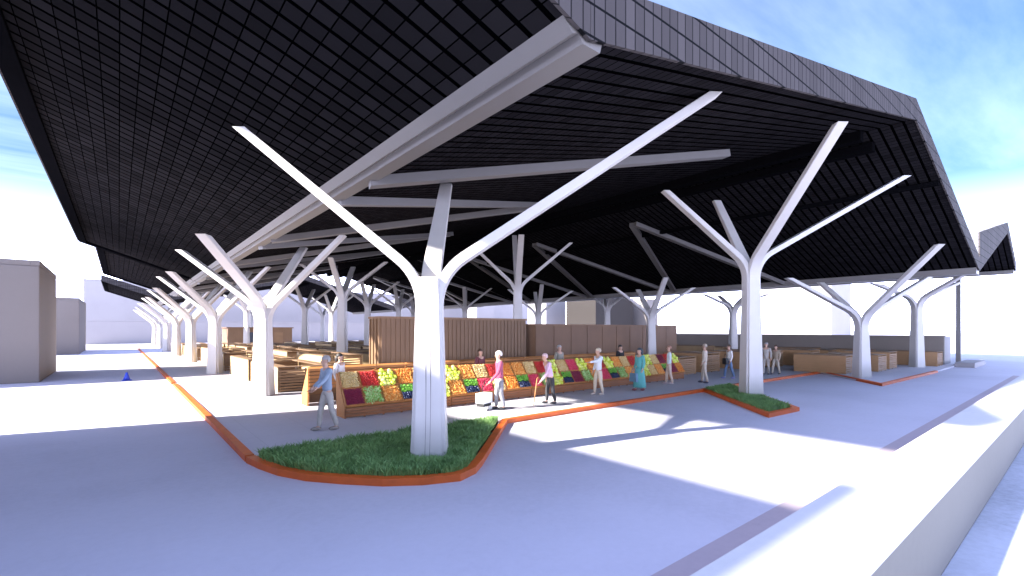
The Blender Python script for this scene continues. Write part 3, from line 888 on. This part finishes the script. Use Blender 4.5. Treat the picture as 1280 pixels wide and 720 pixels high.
person('person all in beige walking before the slanted grass bed', (20.6, 11.3, PZ), W_ * .2, (.50, .42, .33), (.50, .42, .34), (.45, .36, .28), 1.76, 0, shoes=(.05, .05, .09))
person('person in white top and blue jeans with black shoulder bag', (23.4, 11.55, PZ), W_ * .6, (.66, .62, .58), (.10, .16, .27), brown_h, 1.66, 0, stride=.2, shoes=(.2, .2, .4))
person('person in grey beige coat left of two by the tall column', (27.0, 11.3, PZ), W_ * 1.1, (.40, .36, .32), (.36, .32, .28), grey, 1.72, 0, shoes=(.05, .05, .06))
person('person in brown top right of two by the tall column', (27.5, 11.0, PZ), W_ * .9, (.36, .28, .2), (.44, .38, .30), brown_h, 1.58, 0, stride=.2, shoes=(.04, .04, .05))
person('grey haired vendor in olive shirt standing behind the display', (14.75, 14.75, PZ), math.pi, (.27, .25, .20), (.1, .1, .1), grey, 1.74, 0)
person('vendor dressed in black behind the display right half', (18.95, 14.75, PZ), math.pi * .95, (.02, .02, .022), (.05, .05, .05), dark_h, 1.66, 0)
person('vendor in dark maroon behind the display near the white haired shopper', (10.55, 14.75, PZ), math.pi * 1.05, (.12, .03, .04), (.05, .05, .06), brown_h, 1.68, 0)

t = thing('shopping_trolley', 'white box shopping trolley on small wheels before the maroon shopper', 'trolley', (8.52, 11.72, PZ), R(20))
bm = B(); box2(bm, -.23, .23, -.16, .16, .22, .52); obj('trolley_bag', bm, 'white_bag', t, bevel=.02)
bm = B(); box2(bm, -.2, .2, -.13, .13, .12, .215); obj('frame', bm, 'black', t)
for sx in (-.14, .14):
    bm = B(); add_tube(bm, [(sx - .02, -.12, .07), (sx + .02, -.12, .07)], .07, 14); obj('wheel', bm, 'white_bag', t)
bm = B(); add_tube(bm, [(.1, .14, .2), (.16, .16, .7), (.24, .1, .86)], .012, 8); obj('handle', bm, 'black', t)
bm = B(); add_tube(bm, [(10.32, 11.48, PZ), (10.48, 11.5, PZ + .84), (10.53, 11.5, PZ + .88), (10.59, 11.5, PZ + .85)], .016, 8); tag(obj('walking_cane', bm, 'cane'), 'thin orange brown walking cane held by the stooping person in lilac', 'cane')
def bag(label, loc, rz, mat, w=.34, h=.3):
    t = thing('handbag', label, 'bag', loc, rz)
    bm = B(); add_prism(bm, [(-w / 2, 0), (w / 2, 0), (w * .42, h), (-w * .42, h)], -.06, .06, 'y'); obj('bag_body', bm, mat, t, bevel=.015)
    bm = B(); add_tube(bm, [(-w * .3, 0, h), (-w * .2, 0, h + .16), (0, 0, h + .21), (w * .2, 0, h + .16), (w * .3, 0, h)], .012, 6); obj('handle', bm, mat, t)
bag('blue grey bag carried by the woman in teal', (15.82, 11.66, PZ + .36), R(80), pm((.13, .24, .34)), .4, .34)
bag('black shoulder bag at the hip of the person in jeans', (23.15, 11.62, PZ + .72), R(60), 'black')

# ------------------------------------------------------------------ light, sky, camera
SUN = Vector((1, -.22, -.586)).normalized()
el = math.asin(-SUN.z); az = math.atan2(-SUN.x, -SUN.y)
l = bpy.data.lights.new('sun', 'SUN'); l.energy = 4.6; l.angle = R(1.4); l.color = (1.0, .95, .88)
lo = bpy.data.objects.new('sun', l); COL.objects.link(lo)
lo.rotation_euler = SUN.to_track_quat('-Z', 'Y').to_euler(); lo.location = (-20, 5, 30)

w = bpy.data.worlds.new('World'); sc.world = w; w.use_nodes = True
nt = w.node_tree; bg = nt.nodes['Background']
sky = N(nt, 'ShaderNodeTexSky'); sky.sky_type = 'NISHITA'; sky.sun_disc = False
sky.sun_elevation = el; sky.sun_rotation = az; sky.air_density = 1.0; sky.dust_density = 1.0; sky.ozone_density = 1.5
co = N(nt, 'ShaderNodeTexCoord').outputs['Generated']
sep = N(nt, 'ShaderNodeSeparateXYZ'); nt.links.new(co, sep.inputs[0])
# cloud streaks on a plane high overhead
zz = math_node(nt, 'MAXIMUM', sep.outputs[2], .06)
cx = math_node(nt, 'DIVIDE', sep.outputs[0], zz); cy = math_node(nt, 'DIVIDE', sep.outputs[1], zz)
cmb = N(nt, 'ShaderNodeCombineXYZ'); nt.links.new(cx, cmb.inputs[0]); nt.links.new(cy, cmb.inputs[1])
cl = noise(nt, mapping(nt, cmb.outputs[0], (.4, 1.7, 1), (0, 0, R(20))), .9, 7, .58)
cf = ramp(nt, cl, [(.36, (0, 0, 0)), (.80, (1, 1, 1))])
hz = ramp(nt, sep.outputs[2], [(.0, (1, 1, 1)), (.08, (.9, .9, .9)), (.145, (.12, .12, .12)), (.24, (0, 0, 0))])
f = math_node(nt, 'MAXIMUM', math_node(nt, 'MULTIPLY', cf, .055), math_node(nt, 'MULTIPLY', hz, .8))
hs = N(nt, 'ShaderNodeHueSaturation'); hs.inputs['Saturation'].default_value = 1.25; hs.inputs['Value'].default_value = .60
nt.links.new(sky.outputs[0], hs.inputs['Color'])
low = mixc(nt, f, hs.outputs[0], (36, 39, 58))
zen = ramp(nt, sep.outputs[2], [(.52, (0, 0, 0)), (.78, (1, 1, 1))])       # zenith brightening out of view, added as fill for the shaded paving
zenith_fill = math_node(nt, 'MULTIPLY', zen, math_node(nt, 'ADD', .55, math_node(nt, 'MULTIPLY', cl, .5)))
nt.links.new(mixc(nt, zenith_fill, low, (3.8, 4.7, 9.0)), bg.inputs['Color'])
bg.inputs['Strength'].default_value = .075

cam = bpy.data.cameras.new('camera'); co_ = bpy.data.objects.new('camera', cam); COL.objects.link(co_)
cam.sensor_width = 36; cam.lens = 16.85; cam.shift_y = .0406; cam.clip_start = .05; cam.clip_end = 4000
co_.location = (0, 0, 2.5); co_.rotation_euler = (R(90), 0, -math.atan2(.634, .773))
sc.camera = co_
vs = sc.view_settings; vs.view_transform = 'Standard'; vs.look = 'None'; vs.exposure = 2.26; vs.gamma = 1.0
